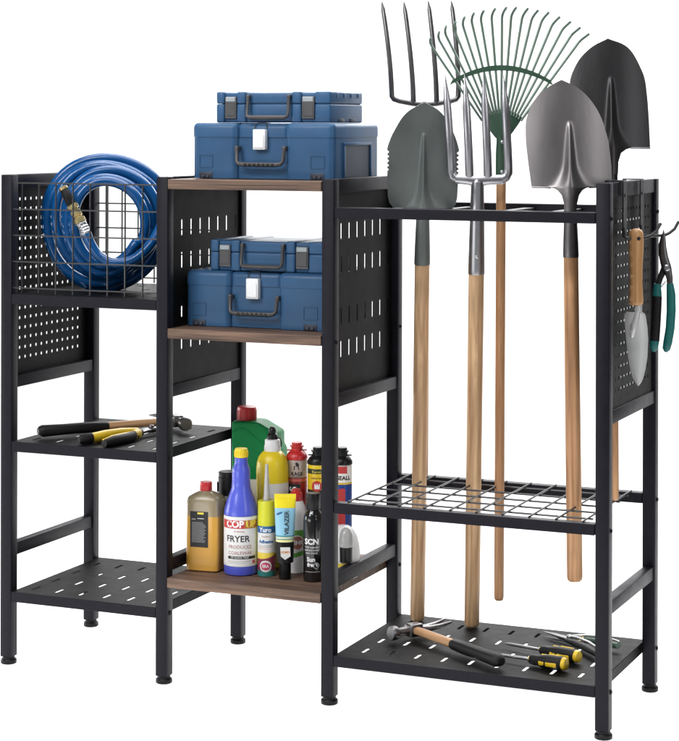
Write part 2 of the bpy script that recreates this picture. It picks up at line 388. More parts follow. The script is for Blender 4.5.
def slotted_shelf(x0, x1, z, cols, rows):
    b = MB(); y0, y1 = 0.001, 0.361
    b.plate(x0, x1, y0, y1, cols, rows, 0.0036, 0.0135, z, z - .0014, lambda a, c, t: (a, c, t))
    h = 0.021
    f = MB(); f.box(x0, x1, y0 - .0006, y0 + .0012, z - h, z + .0003, 0.0005, 1)
    b.box(x0, x1, y1 - .0012, y1, z - h, z - .0001)
    b.box(x0, x0 + .0014, y0 + .0013, y1 - .0013, z - h, z - .0015); b.box(x1 - .0014, x1, y0 + .0013, y1 - .0013, z - h, z - .0015)
    p = b.build('slotted_shelf', 'sheet', rack); f.build('front_lip', 'frame', p)
lc = [0.057 + 0.0565*i for i in range(6)]; rws = [0.048, 0.127, 0.209, 0.295]
for z in (0.152, 0.463, 0.768): slotted_shelf(W + .0005, PX[1] - .0005, z, lc, rws)
slotted_shelf(PX[2] + W + .0005, PX[3] - .0005, 0.097, [0.795 + 0.0543*i for i in range(9)], [0.063, 0.144, 0.225, 0.306])
for z in (1.0105, 0.712, 0.2145):
    b = MB(); b.box(PX[1] + W + .0008, PX[2] - .0008, -0.0015, 0.3615, z - 0.0195, z, 0.0008, 1); b.build('wooden_shelf', 'board', rack)
# tool rest and wire shelf of the tall bay
for z, nm in ((0.961, 'rest_rail'), (0.392, 'shelf_rail')):
    for y in (0.0, DEP - W + .004):
        b = MB(); b.box(PX[2] + W + .0008, PX[3] - .0008, y, y + 0.022, z - 0.0205, z, 0.0012, 1); b.build(nm, 'frame', rack)
x0, x1 = PX[2] + W, PX[3]
b = MB()
for i in range(10): x = x0 + .026 + 0.052*i; b.tube([(x, 0.012, 0.3935), (x, 0.35, 0.3935)], 0.0019, 6)
for j in range(5): y = 0.058 + 0.062*j; b.tube([(x0 + .020, y, 0.3898), (x0 + .500, y, 0.3898)], 0.0019, 6)
b.build('wire_shelf', 'wire', rack)
for x in (0.797, 0.905, 1.030, 1.130, 1.232):
    b = MB(); b.box(x, x + .020, 0.0222, DEP - W + .0038, 0.950, 0.9535, 0.0004, 1); b.build('divider_bar', 'frame', rack)
for y in (0.006, 0.352):
    b = MB()
    for j in range(5): z = 0.781 + 0.0543*j; b.tube([(W, y, z), (PX[1], y, z)], 0.0017, 6)
    for i in range(8): x = 0.046 + 0.0405*i; b.tube([(x, y + .003, 0.770), (x, y + .003, 0.999)], 0.0017, 6)
    b.build('wire_basket', 'wire', rack)

# ------------------------------------------------------------------ tool cases
def big_case(label, loc):
    t = thing('tool_case', label, 'tool case', loc, 0, 'large blue tool cases')
    w_, d, h, zs = 0.312, 0.235, 0.113, 0.084
    b = MB()
    for x0, x1, yf in ((0, 0.100, 0.0), (0.207, w_, 0.0), (0.094, 0.213, 0.010)):
        q = bmesh.new(); bmesh.ops.create_cube(q, size=1)
        for v in q.verts: v.co = Vector((x0 + (v.co.x + .5)*(x1-x0), yf + (v.co.y + .5)*(d - yf*2), 0.001 + (v.co.z + .5)*(zs - .0012)))
        bmesh.ops.bevel(q, geom=[e for e in q.edges if abs(e.verts[0].co.z - e.verts[1].co.z) > .01], offset=0.012 if yf == 0 else 0.004, segments=4, profile=.5, affect='EDGES', clamp_overlap=True)
        b.add(q)
    b.build('body', 'blue_box', t)
    b = MB()
    for x0, x1, yf in ((-.001, 0.101, -.001), (0.206, w_ + .001, -.001), (0.095, 0.212, 0.0075)):
        q = bmesh.new(); bmesh.ops.create_cube(q, size=1)
        for v in q.verts: v.co = Vector((x0 + (v.co.x + .5)*(x1-x0), yf + (v.co.y + .5)*(d - yf*2), zs + (v.co.z + .5)*(h - zs - (0.001 if yf > 0 else 0))))
        bmesh.ops.bevel(q, geom=[e for e in q.edges if abs(e.verts[0].co.z - e.verts[1].co.z) > .01], offset=0.012, segments=4, profile=.5, affect='EDGES', clamp_overlap=True)
        top = [e for e in q.edges if min(e.verts[0].co.z, e.verts[1].co.z) > h - .004]
        bmesh.ops.bevel(q, geom=top, offset=0.0105, segments=4, profile=.5, affect='EDGES', clamp_overlap=True)
        b.add(q)
    b.build('lid', 'blue_box', t)
    b = MB(); b.box(.012, w_ - .004, .012, d - .012, .02, h - .012); b.build('seam_light_block', 'blue_dark', t)  # dark core added inside to stop light showing through the lid seam
    b = MB()   # raised frame round the sunken end panel
    for a in ((.045, .190, .068, .074), (.045, .053, .004, .068), (.182, .190, .004, .068)): b.box(w_ - .001, w_ + .0035, a[0], a[1], a[2], a[3], .0014)
    b.build('end_frame', 'blue_box', t)
    b = MB(); b.box(w_ - .001, w_ + .0008, .0532, .1818, .004, .0678); b.build('end_panel', 'blue_dark', t)
    for x in (0.016, 0.262):
        b = MB()
        for z in (.047, .0225): b.box(x, x + .030, -.0012, .001, z, z + .0014)
        b.box(x - .0002, x + .0012, -.0012, .001, .0241, .0468); b.box(x + .0288, x + .0302, -.0012, .001, .0241, .0468)
        b.build('moulded_panel', 'blue_box', t)
        b = MB(); b.box(x, x + .030, -.0010, .004, .0015, .0140, .0006); f = b.build('foot', 'blue_dark', t)
        b = MB(); b.lathe([(.0028, 0), (.0028, .003)], 10, T(x + .010, -.0008, .006, PI/2)); b.lathe([(.0028, 0), (.0028, .003)], 10, T(x + .020, -.0008, .006, PI/2)); b.build('peg', 'grip_grey', f)
    b = MB(); b.box(.1365, .1640, -.0035, .0105, .0590, .1000, .0022, 2); l = b.build('latch', 'latch', t)
    b = MB(); b.box(.1395, .1610, -.0050, -.0033, .0625, .0900, .0008, 1); b.build('latch_plate', 'latch', l)
    b = MB(); b.tube([(.1375, .009, .098), (.1375, .0045, .1075), (.141, .013, .1125), (.160, .013, .1125), (.1635, .0045, .1075), (.1635, .009, .098)], .0009, 6); b.build('latch_wire', 'grip_grey', l)
    b = MB()
    for x in (.1010, .2060): b.box(x - .004, x + .004, -.006, .011, .058, .0665, .0012)
    b.tube([(.1010, -.003, .0625), (.1030, -.0062, .036), (.1075, -.0085, .0310), (.1180, -.0095, .0295), (.1900, -.0095, .0295), (.2005, -.0085, .0310), (.2045, -.0062, .036), (.2060, -.003, .0625)], [.0037, .0038, .0042, .0048, .0048, .0042, .0038, .0037], 10)
    h_ = b.build('handle', 'grip_grey', t)
    b = MB()
    for i in range(7): b.box(.122 + i*.010, .128 + i*.010, -.0152, -.0125, .0262, .0322, .0008, 1)
    b.build('grip_rib', 'black', h_)
    return t
def small_case(label, loc):
    t = thing('tool_case', label, 'tool case', loc, 0, 'slim blue tool cases')
    w_, d, h, zs = .252, .165, .062, .038
    for nm, z0, z1 in (('body', 0.0, zs - .0006), ('lid', zs, h)):
        b = MB()
        for x0, x1, yf in ((0, .018, 0), (.046, .066, 0), (.168, .188, 0), (.218, w_, 0), (.006, w_ - .006, .006)):
            q = bmesh.new(); bmesh.ops.create_cube(q, size=1)
            for v in q.verts: v.co = Vector((x0 + (v.co.x + .5)*(x1-x0), yf + (v.co.y + .5)*(d - yf - (.004 if yf else 0)), z0 + (v.co.z + .5)*(z1 - z0)))
            for v in q.verts:
                if yf: v.co.z += (-.002 if v.co.z > .05 else 0)
            bmesh.ops.bevel(q, geom=q.edges[:], offset=.0035, segments=3, profile=.5, affect='EDGES', clamp_overlap=True)
            b.add(q)
        if nm == 'lid':
            for i in range(4): b.box(w_ - .004, w_ + .0012, .028 + i*.036, .040 + i*.036, .050, .0595, .0012)
        b.build(nm, 'blue_box', t)
    b = MB(); b.box(.009, w_ - .003, .009, d - .006, .004, h - .005); b.build('seam_light_block', 'blue_dark', t)  # same added core, keeps light out of the gap below the lid
    for y in (.040, .096): b = MB(); b.box(w_ - .003, w_ + .0010, y, y + .030, .001, .0085, .0008); b.build('foot', 'blue_dark', t)
    for x in (.0195, .1895):
        wd = .025 if x < .1 else .027
        b = MB(); b.box(x, x + wd, .0005, .008, .008, .052, .0015, 2); c = b.build('clip', 'clip_grey', t)
        b = MB(); b.box(x + .002, x + wd - .002, -.0012, .0012, .042, .0515, .001, 1); b.build('clip_tab', 'clip_light', c)
        b = MB(); b.box(x + .002, x + wd - .002, -.0008, .0012, .0125, .0405, .001, 1); b.build('clip_plate', 'grip_grey', c)
    b = MB()
    for x in (.0720, .1620): b.box(x - .0035, x + .0035, -.004, .008, .047, .056, .0012)
    b.tube([(.0720, -.001, .052), (.0715, -.005, .020), (.0730, -.0075, .0130), (.0780, -.0085, .0105), (.1560, -.0085, .0105), (.1610, -.0075, .0130), (.1625, -.005, .020), (.1620, -.001, .052)], [.0034, .0034, .004, .0046, .0046, .004, .0034, .0034], 10)
    b.build('handle', 'grip_grey', t)
    return t
big_case('large blue tool case with white latch, on the top wooden shelf of the rack', (.410, .070, 1.0107))
small_case('slim blue tool case with two grey clips, stacked at the very top of the rack', (.456, .085, 1.1240))
big_case('large blue tool case with white latch, inside the rack on the middle wooden shelf', (.3955, .070, .7122))
small_case('slim blue tool case lying inside the rack, under the top wooden shelf', (.446, .080, .8255))

# ------------------------------------------------------------------ hose
hose = thing('garden_hose', 'coiled blue hose with brass coupling standing in the wire basket', 'hose', (.2, .1, .768))
pts = []; O = Vector((.2, .1, .768))
TA = R(22); UA = Vector((math.cos(TA), math.sin(TA), 0)); NA = Vector((-math.sin(TA), math.cos(TA), 0)); HC = Vector((.160, .135, .9120)) - O
def loop_point(r, a, depth, shift=0.0, sag=1.0, sq=1.0):
    return HC + UA*(shift + sq*r*math.cos(a)) + Vector((0, 0, r*sag*math.sin(a))) + NA*depth
def ring(u, a):
    k = a/(2*PI); jig = .0045*math.sin(1.7*a/1.31 + 1) + .0024*math.sin(3*a + .7)
    return loop_point(.1385 - .0535*u + jig, a, .046 - .092*u + .003*math.sin(2*a + 2*k), .024*u + .006*math.sin(2.6*k)*min(1, 3*u)*min(1, 3*(1-u)), 1.005, 1 - .20*u)
for k in range(40):      # start of the hose, tucked in behind the coil
    u = k/40; a = 2*PI*(-.9 + .95*u); pts.append(loop_point(.100 + .036*u, a, .075 - .029*u, .010*(1-u)))
n_ = 340
for i in range(n_): u = i/(n_-1); pts.append(ring(u, 2*PI*(.05 + 5.87*u)))
for k in range(1, 16):   # the inner turn dives behind the others
    u = k/15; a = 2*PI*(5.92 + .13*u); pts.append(loop_point(.085 + .034*u, a, -.046 + .075*u, .024 - .014*u, 1.0, .80 + .15*u))
b = MB(); b.tube(pts, 0.0108, 14)
pts = []
ctl = [Vector(q) - O for q in ((.310, .150, .950), (.308, .145, .935), (.302, .128, .900), (.288, .106, .865), (.262, .088, .840), (.228, .074, .833), (.198, .066, .846), (.180, .061, .870), (.169, .058, .896), (.160, .056, .915))]
for i in range(1, len(ctl)-2):      # the free end comes forward and up to the coupling
    for k in range(6):
        u = k/6; p0, p1, p2, p3 = ctl[i-1:i+3]
        pts.append(.5*((2*p1) + (p2 - p0)*u + (2*p0 - 5*p1 + 4*p2 - p3)*u*u + (3*p1 - p0 - 3*p2 + p3)*u**3))
pts.append(ctl[-2])
b.tube(pts, 0.0106, 14); b.build('hose', 'hose', hose, 60)
e0 = pts[-1]; dr = (Vector((-.47, -.06, 0.85))).normalized()
def along(s_): return e0 + dr*s_
fit = MB(); mxq = Matrix.Translation(e0) @ dr.to_track_quat('Z', 'Y').to_matrix().to_4x4()
fit.lathe([(.0105, -.004), (.0112, .0), (.0100, .003), (.0112, .006), (.0100, .009), (.0112, .012), (.0100, .015), (.0112, .018), (.0105, .022)], 20, mxq); f1 = fit.build('ferrule', 'steel_bright', hose)
b = MB(); b.lathe([(.0090, .022), (.0125, .023), (.0125, .033), (.0085, .034), (.0085, .037), (.0110, .038), (.0110, .050), (.0085, .052), (.0085, .055), (.0122, .056), (.0122, .064), (.009, .066)], 12, mxq); b.build('brass_coupling', 'brass', hose, 25)
b = MB(); b.lathe([(.0092, .066), (.0105, .068), (.0098, .094), (.0085, .100)], 20, mxq); b.build('rubber_sleeve', 'black_soft', hose)
b = MB(); b.lathe([(.0088, .100), (.0100, .101), (.0100, .106), (.006, .108)], 20, mxq); b.build('brass_tip', 'brass', hose)

# ------------------------------------------------------------------ small tools
def hammer(label, end, head, face_dir, wood_to, fs=1.0, cs=1.0, group='claw hammers'):
    """handle runs from `end` to `head`; local x along handle, -y towards the striking face"""
    e, h = Vector(end), Vector(head); L = (h - e).length
    t = thing('claw_hammer', label, 'hammer', end, 0, group)
    x = (h - e).normalized(); y = -(Vector(face_dir) - x*x.dot(Vector(face_dir))).normalized(); z = x.cross(y)
    mx = Matrix((x, y, z)).transposed().to_4x4(); mx.translation = e; t.matrix_world = mx
    G = L*wood_to; q = T(0, 0, 0, PI/2, 0, PI/2)   # loft z -> local x
    b = MB(); b.loft([(-.004, .008, .006, 2.4), (0, .0125, .010, 2.6), (.006, .0148, .0122, 2.6), (G*.35, .0128, .0110, 2.6), (G*.75, .0135, .0112, 2.6), (G*.97, .0122, .0100, 2.5), (G, .0112, .0090, 2.4)], 28, q); g_ = b.build('grip', 'black_soft', t, 40)
    b = MB(); b.loft([(G - .002, .0100, .0082, 2.3), (G + .02, .0100, .0084, 2.3), (L*.86, .0098, .0080, 2.3), (L + .010, .0088, .0076, 2.3)], 28, q); b.build('handle', 'ham_wood', t, 40)
    b = MB()
    b.box(L - .012, L + .012, -.016, .016, -.0125, .0125, .004, 3)
    b.lathe([(r_*(1 + (fs-1)*.7), z_*fs) for r_, z_ in [(.0085, .010), (.0080, .030), (.0078, .036), (.0125, .041), (.0135, .044), (.0135, .052), (.0120, .0545)]], 28, T(L, 0, 0, PI/2))
    for s in (-1, 1): b.tube([(L + s*.003, .010, 0), (L + s*.006, .028*cs, .001), (L + s*.009, .048*cs, -.001), (L + s*.012, .068*cs, -.006)], [.0090, .0072, .0056, .0025], 10, flat=(1, .8))
    b.build('head', 'ham_steel', t, 40)
    return t
hammer('claw hammer with black grip lying across the left slotted shelf beside pliers', (.062, .053, .4790), (.263, .280, .4830), (.90, -.42, 0), .49, 1.12, 1.95)
hammer('claw hammer with black grip lying on the bottom right slotted shelf', (1.080, .034, .1140), (.850, .180, .1160), (-.30, -.95, 0), .53, 1.05, 1.25)

pl = thing('pliers', 'yellow and black handled pliers lying open on the left slotted shelf', 'pliers', (.25, .19, .4635))
O = Vector((.25, .19, .4635))
def V3(*a): return Vector(a) - O
def hd(p, r, nm, m, par, flat=(1, .75)):
    b = MB(); b.tube(p, r, 14, flat=flat); return b.build(nm, m, par, 60)
h1 = hd([V3(.193, .040, .4745), V3(.204, .080, .4750), V3(.219, .122, .4750), V3(.236, .158, .4750)], [.0105, .0118, .0112, .0080], 'handle', 'yellow', pl, (.85, 1))
hd([V3(.179, .014, .4735), V3(.183, .021, .4740), V3(.1935, .0420, .4745)], [.007, .0108, .0112], 'handle_end', 'black_soft', h1, (.85, 1))
h2 = hd([V3(.243, .006, .4725), V3(.248, .033, .4735), V3(.254, .075, .4735), V3(.253, .115, .4735), V3(.249, .150, .4740)], [.0085, .0115, .0112, .0104, .0078], 'handle', 'black_soft', pl, (.85, 1))
hd([V3(.2420, .003, .4800), V3(.2470, .033, .4832), V3(.2530, .075, .4832), V3(.2520, .110, .4820)], [.0016, .0030, .0030, .0018], 'yellow_trim', 'yellow', h2)
hd([V3(.2525, .110, .4740), V3(.250, .137, .4745)], [.0116, .0102], 'yellow_collar', 'yellow', h2, (.85, 1))
b = MB(); b.tube([V3(.236, .150, .475), V3(.243, .170, .475), V3(.252, .190, .475), V3(.262, .215, .475), V3(.270, .240, .475)], [.0050, .0085, .0105, .0075, .0030], 12, flat=(1, .6))
b.tube([V3(.249, .146, .475), V3(.249, .170, .475), V3(.250, .190, .475), V3(.258, .215, .475), V3(.268, .240, .475)], [.0050, .0075, .0100, .0075, .0030], 12, flat=(1, .6))
b.lathe([(.0065, 0), (.0065, .009), (.005, .0105)], 16, T(*(V3(.251, .190, .4745)))); b.build('jaws', 'gunmetal', pl, 50)

def screwdriver(label, tip, ferr, end):
    a, e = Vector(tip), Vector(end); z = (a - e).normalized(); L = (a - e).length; F = (Vector(ferr) - e).length
    t = thing('screwdriver', label, 'screwdriver', end, 0, 'yellow and black screwdrivers')
    x = Vector((0, 0, 1)); x = (x - z*x.dot(z)).normalized(); y = z.cross(x)
    mx = Matrix((x, y, z)).transposed().to_4x4(); mx.translation = e; t.matrix_world = mx
    b = MB(); b.loft([(.004, .0105, .0105, 2.2), (.010, .0128, .0128, 2.4), (.030, .0135, .0135, 2.6), (F*.62, .0122, .0122, 2.6), (F*.78, .0098, .0098, 2.3), (F*.90, .0100, .0100, 2), (F, .0085, .0085, 2)], 32); h_ = b.build('handle', 'black_soft', t, 45)
    b = MB(); b.lathe([(.006, -.002), (.0100, -.001), (.0116, .002), (.0118, .006), (.0110, .008)], 28); b.build('end_cap', 'yellow', h_)
    for k in range(3):
        an = R(20) + k*2*PI/3
        m_ = Matrix.Rotation(an, 4, 'Z')
        b = MB(); b.box(.0095, .0142, -.0042, .0042, .014, F*.50, .0018, 2, m_); b.box(.0090, .0128, -.0040, .0040, F*.53, F*.70, .0016, 2, m_); b.build('yellow_insert', 'yellow', h_)
    b = MB(); b.lathe([(.0055, F - .001), (.0055, F + .004), (.004, F + .005)], 18); b.build('ferrule', 'brass', t)
    b = MB(); b.lathe([(.0030, F), (.0030, L - .014), (.0024, L - .010), (.0008, L)], 14); b.build('shank', 'steel_bright', t)
screwdriver('screwdriver with yellow striped handle lying nearest the front edge of the shelf', (1.046, .103, .1065), (1.123, .088, .1105), (1.197, .072, .1115))
screwdriver('screwdriver half hidden behind another, next to pruning shears', (1.037, .188, .1065), (1.123, .162, .1105), (1.204, .132, .1115))

sh = thing('pruning_shears', 'steel bladed pruning shears with dark handles lying behind the screwdrivers', 'pruners', (1.15, .25, .0975))
O = Vector((1.15, .25, .0975))
b = MB(); b.tube([V3(1.080, .305, .107), V3(1.105, .292, .107), V3(1.130, .277, .107), V3(1.152, .262, .107)], [.001, .0065, .0095, .0060], 12, flat=(1, .35)); b.build('blade', 'gunmetal', sh)
b = MB(); b.tube([V3(1.086, .285, .103), V3(1.112, .275, .103), V3(1.135, .270, .103), V3(1.150, .262, .103)], [.001, .0050, .0075, .006], 12, flat=(1, .35)); b.build('counter_blade', 'steel_dark', sh)
b = MB(); b.lathe([(.0065, 0), (.0065, .006), (.0045, .008)], 16, T(*V3(1.147, .264, .108))); b.build('pivot_bolt', 'steel_bright', sh)
h1 = hd([V3(1.140, .262, .106), V3(1.165, .240, .108), V3(1.200, .205, .110), V3(1.235, .165, .110)], [.0055, .0088, .0095, .0080], 'handle', 'black_soft', sh)
hd([V3(1.140, .268, .113), V3(1.168, .247, .117), V3(1.200, .215, .119), V3(1.232, .178, .118)], [.002, .003, .003, .002], 'steel_spine', 'steel', h1)
h2 = hd([V3(1.150, .272, .106), V3(1.180, .270, .108), V3(1.215, .262, .110), V3(1.250, .245, .110)], [.0055, .0085, .0095, .0080], 'handle', 'rake_green', sh)
hd([V3(1.150, .274, .113), V3(1.180, .274, .117), V3(1.215, .266, .119), V3(1.250, .249, .118)], [.002, .003, .003, .002], 'steel_spine', 'steel', h2)
b = MB(); b.tube([V3(1.168 + .006*math.cos(a), .262 + .006*math.sin(a), .106 + .0006*a) for a in [k*.5 for k in range(30)]], .0012, 6); b.build('spring', 'brass', sh)

# ------------------------------------------------------------------ long tools
FACE = R(19.5)
def handle(t, z0, z1, r0, r1, m, tip=True):
    b = MB(); b.lathe(([(r0*.72, z0), (r0*.93, z0 + .003), (r0, z0 + .008)] if tip else [(r0, z0)]) + [(r0 + (r1-r0)*k/6, z0 + .01 + (z1-z0-.01)*k/6) for k in range(1, 7)], 28)
    return b.build('handle', m, t, 50)
def interp(o, z):
    for a, c in zip(o, o[1:]):
        if (a[0] - z)*(c[0] - z) <= 0 and a[0] != c[0]:
            u = (z - a[0])/(c[0] - a[0]); return a[1] + (c[1]-a[1])*u, a[2] + (c[2]-a[2])*u
    return o[-1][1], o[-1][2]
def blade(t, z0, out, dish, ridge_h, ridge_w, ridge_top, m, extra=0, thick=.0018, smooth=.012):
    """out: (z, left, right) from the socket end to the tip, relative to z0; dish bends the edges back; a ridge runs up the middle"""
    zs = []
    for a, c in zip(out, out[1:]):
        n = max(1, round(abs(c[0] - a[0])/.0025)); zs += [a[0] + (c[0]-a[0])*k/n for k in range(n)]
    zs.append(out[-1][0]); LR = [list(interp(out, z)) for z in zs]
    for _ in range(14):
        Q = [q[:] for q in LR]
        for i in range(1, len(zs)-1):
            if zs[i] > smooth:
                for k in (0, 1): LR[i][k] = .5*Q[i][k] + .25*(Q[i-1][k] + Q[i+1][k])
    zmax = out[-1][0]; rows = []; nu = 44
    for z, (l, r) in zip(zs, LR):
        row = []
        for j in range(nu+1):
            u = 2*j/nu - 1; c0 = min(max(0, l), r); q_ = abs(u)**1.4; x = c0 + (l - c0)*q_ if u < 0 else c0 + (r - c0)*q_
            y = dish*(x/.08)**2*1.0 + extra*(max(0, z)/zmax)**2
            zz = max(0.0, 1 - max(0, z)/ridge_top)
            if zz > 0:
                wv = ridge_w*(.35 + .65*zz) + .012*max(0, 1 - max(0, z)/.05)**2
                y -= ridge_h*(zz**.55)*math.exp(-(x/wv)**2)
            row.append((x, y, z0 + z))
        rows.append(row)
    b = MB(); b.sheet(rows, (0, thick, 0)); return b.build('blade', m, t, 50)
def cone(t, z0, z1, r0, r1, m, nm='socket', yo=0):
    b = MB(); b.lathe([(r0*.98, z0), (r0, z0 + .002), (r0*.99, z0 + .01)] + [(r0 + (r1-r0)*k/8, z0 + .01 + (z1-z0-.01)*k/8) for k in range(1, 9)], 28); return b.build(nm, m, t, 50)

# grey-green spade
t = thing('garden_spade', 'grey green pointed spade with notched edges and pale wooden handle', 'spade')
L = aim(t, (.803, .322, .0985), (.860, .200, .957), FACE)
handle(t, 0, L - .108, .0150, .0150, 'ash'); cone(t, L - .118, L + .006, .0162, .0125, 'steel_green')
o = [(-.004, -.060, .058), (0, -.063, .062), (.004, -.067, .065), (.018, -.0707, .068), (.060, -.0724, .0695), (.070, -.0724, .0695)]
for k in range(5):
    z = .072 + k*.009; o += [(z, -.0690, .0655), (z + .0045, -.0735, .0705)]
o += [(.120, -.072, .069), (.140, -.0654, .063), (.169, -.050, .049), (.184, -.041, .040), (.195, -.029, .0296), (.205, -.012, .014), (.2096, -.001, .002)]
blade(t, L, o, .010, .0150, .0075, .150, 'steel_green', smooth=.122)

# dark pitchfork
t = thing('pitchfork', 'dark thin four tined pitchfork standing behind the spade', 'fork')
L = aim(t, (.815, .318, .3960), (.8185, .316, 1.168), FACE)
handle(t, 0, L - .20, .0118, .0118, 'ash'); cone(t, L - .21, L - .012, .0128, .0075, 'gunmetal')
b = MB(); tops = [(-.089, .205), (-.0436, .205), (.0066, .207), (.0543, .207)]; bas = [-.068, -.0227, .025, .070]
def tine(xb, zb, xt, zt, bow=0.010):
    return [(xb + (xt-xb)*(u**1.6), -bow*math.sin(PI*u)*.8 + .012*u*u, zb + (zt-zb)*u) for u in [k/12 for k in range(13)]]
for (xt, zt), xb in zip(tops, bas):
    outer = abs(xb) > .04
    p = tine(xb, L + (.016 if outer else -.006), xt, L + zt); r = [.0056*(1 - .22*k/12) for k in range(12)] + [.0012]
    if outer:
        s = 1 if xb > 0 else -1
        p = [(0, 0, L - .006), (xb*.35, 0, L - .004), (xb*.75, 0, L + .001), (xb*.93, 0, L + .005), (xb*.99, 0, L + .011)] + p[1:]; r = [.0056]*5 + r[1:]
    b.tube(p, r, 12)
b.lathe([(.0075, L - .02), (.0070, L - .006), (.004, L)], 18)
b.build('fork_head', 'gunmetal', t, 50)

# bright digging fork
t = thing('digging_fork', 'bright steel digging fork with four broad tines and pale handle', 'fork')
L = aim(t, (.924, .316, .0985), (.968, .220, 1.004), FACE)
handle(t, 0, L - .172, .0155, .0155, 'ash'); sk = cone(t, L - .182, L + .004, .0168, .0128, 'steel')
b = MB(); b.lathe([(.0035, 0), (.0035, .002), (.002, .003)], 12, T(.001, -.0158, L - .145, PI/2)); b.build('rivet', 'steel_bright', sk)
b = MB(); tips = [-.0675, -.0285, .0080, .0475]; bas = [-.0525, -.0160, .0205, .0605]; tz = [.219, .219, .222, .219]
for xt, xb, zt in zip(tips, bas, tz):
    zb = .022 if abs(xb) > .04 else .006; n = 16
    p = [(xb + (xt-xb)*(u**1.3), -.012*math.sin(PI*u*.9) + .010*u*u, L + zb + (zt-zb)*u) for u in [k/n for k in range(n+1)]]
    r = [.0086 - .0014*k/n for k in range(n-4)] + [.0064, .0050, .0036, .0020, .0004]
    if abs(xb) > .04: p = [(xb*.35, 0, L + .008), (xb*.78, 0, L + .0085), (xb*.94, 0, L + .013)] + p; r = [.0092, .0095, .0090] + r
    b.tube(p, r, 8, flat=(.55, 1))
b.tube([(-.044, 0, L + .0085), (-.02, 0, L + .007), (0, 0, L + .004), (.02, 0, L + .007), (.050, 0, L + .0085)], [.0090, .0100, .0125, .0100, .0090], 12, flat=(.7, 1))
b.lathe([(.0130, L - .030), (.0128, L - .008), (.0112, L + .004), (.006, L + .012)], 24)
b.build('fork_head', 'steel', t, 50)

# leaf rake
t = thing('leaf_rake', 'green fan shaped leaf rake with thin reddish handle', 'rake')
L = aim(t, (.9925, .285, .165), (.9955, .285, 1.0925), FACE)
handle(t, 0, L - .060, .0098, .0098, 'redwood')
b = MB(); b.lathe([(.0112, L - .082), (.0112, L - .030), (.0098, L - .004), (.0098, L + .006)], 24); sk = b.build('socket', 'rake_green', t)
for z in (L - .066, L - .006):
    b = MB(); b.lathe([(.0035, 0), (.0035, .002), (.0015, .003)], 12, T(.002, -.0108, z, PI/2)); b.build('rivet', 'steel_bright', sk)
rows = []
for k in range(9):
    u = k/8; hw = .0085 + .033*u**.85
    rows.append([(x*hw + .001, .004*abs(x)**2 - .0095 + .006*u, L - .002 + u*(.0446 + .016*(1 - x*x))) for x in [j/10 - 1 for j in range(21)]])
b = MB(); b.sheet(rows, (0, .004, 0)); b.build('fan_hub', 'rake_green', t, 50)
tp = [(40, 140), (72, 118), (98, 97), (134, 80), (168, 62), (203, 47), (240, 38), (283, 30), (325, 26), (362, 26), (406, 30), (444, 37), (484, 45), (525, 62), (566, 80), (602, 102), (635, 126)]
for i, (px, py) in enumerate(tp):
    u = i/(len(tp)-1)*2 - 1
    xb, zb = .0385*u, L + .036 + .015*(1 - u*u); xt, zt = (px - 325)/1878, L + (520 - py)/1878
    d = Vector((xt - xb, 0, zt - zb)); ln = d.length; d.normalize()
    body = [Vector((xb, -.002, zb)) + d*(ln - .020)*k/6 for k in range(7)]
    e = body[-1]
    body += [e + d*.006 + Vector((.001, -.0015, 0)), e + d*.013 + Vector((.004, -.008, 0)), e + d*.018 + Vector((.0085, -.017, .0015))]
    b = MB(); b.tube(body, .0026, 8); b.build('tine', 'tine', t)
rows = []
for k in range(31):
    u = k/15 - 1; x = .101*u - .0005; z = L + .1425 - .030*u*u; nrm = Vector((.6*u*.1, 0, 1)).normalized()
    rows.append([(x - .28*u*h_*.01, -.0048, z + h_*.0054) for h_ in (-1, 0, 1)])
b = MB(); b.sheet(rows, (0, .0025, 0)); b.build('brace', 'rake_green', t, 60)

# silver shovel
t = thing('round_shovel', 'silver grey round point shovel hanging by its wooden handle, nearest the right post', 'shovel')
L = aim(t, (1.1905, .150, .250), (1.1800, .150, .972), FACE)
handle(t, 0, L - .095, .0150, .0142, 'redwood'); cone(t, L - .104, L + .012, .0152, .0110, 'steel_warm')
o = [(-.045, -.0112, .0112), (-.030, -.0128, .0128), (-.015, -.0165, .0168), (-.006, -.024, .0235), (-.0022, -.031, .0305), (-.0005, -.038, .038), (.0005, -.0729, .080), (.004, -.0735, .081), (.045, -.0786, .0795), (.088, -.083, .0748), (.126, -.083, .064), (.146, -.077, .055), (.164, -.068, .043), (.178, -.0575, .0315), (.1905, -.044, .0176), (.199, -.0290, .003), (.2048, -.0150, -.0130)]
blade(t, L + .030, o, .016, .0165, .0095, .125, 'steel_warm')
b = MB(); b.tube([(-.0725, .012, L + .0305), (-.050, .0065, L + .030), (-.036, .0045, L + .029)], .0022, 8); b.tube([(.0795, .015, L + .0305), (.055, .0075, L + .030), (.036, .0045, L + .029)], .0022, 8); b.build('foot_step', 'steel_warm', t)

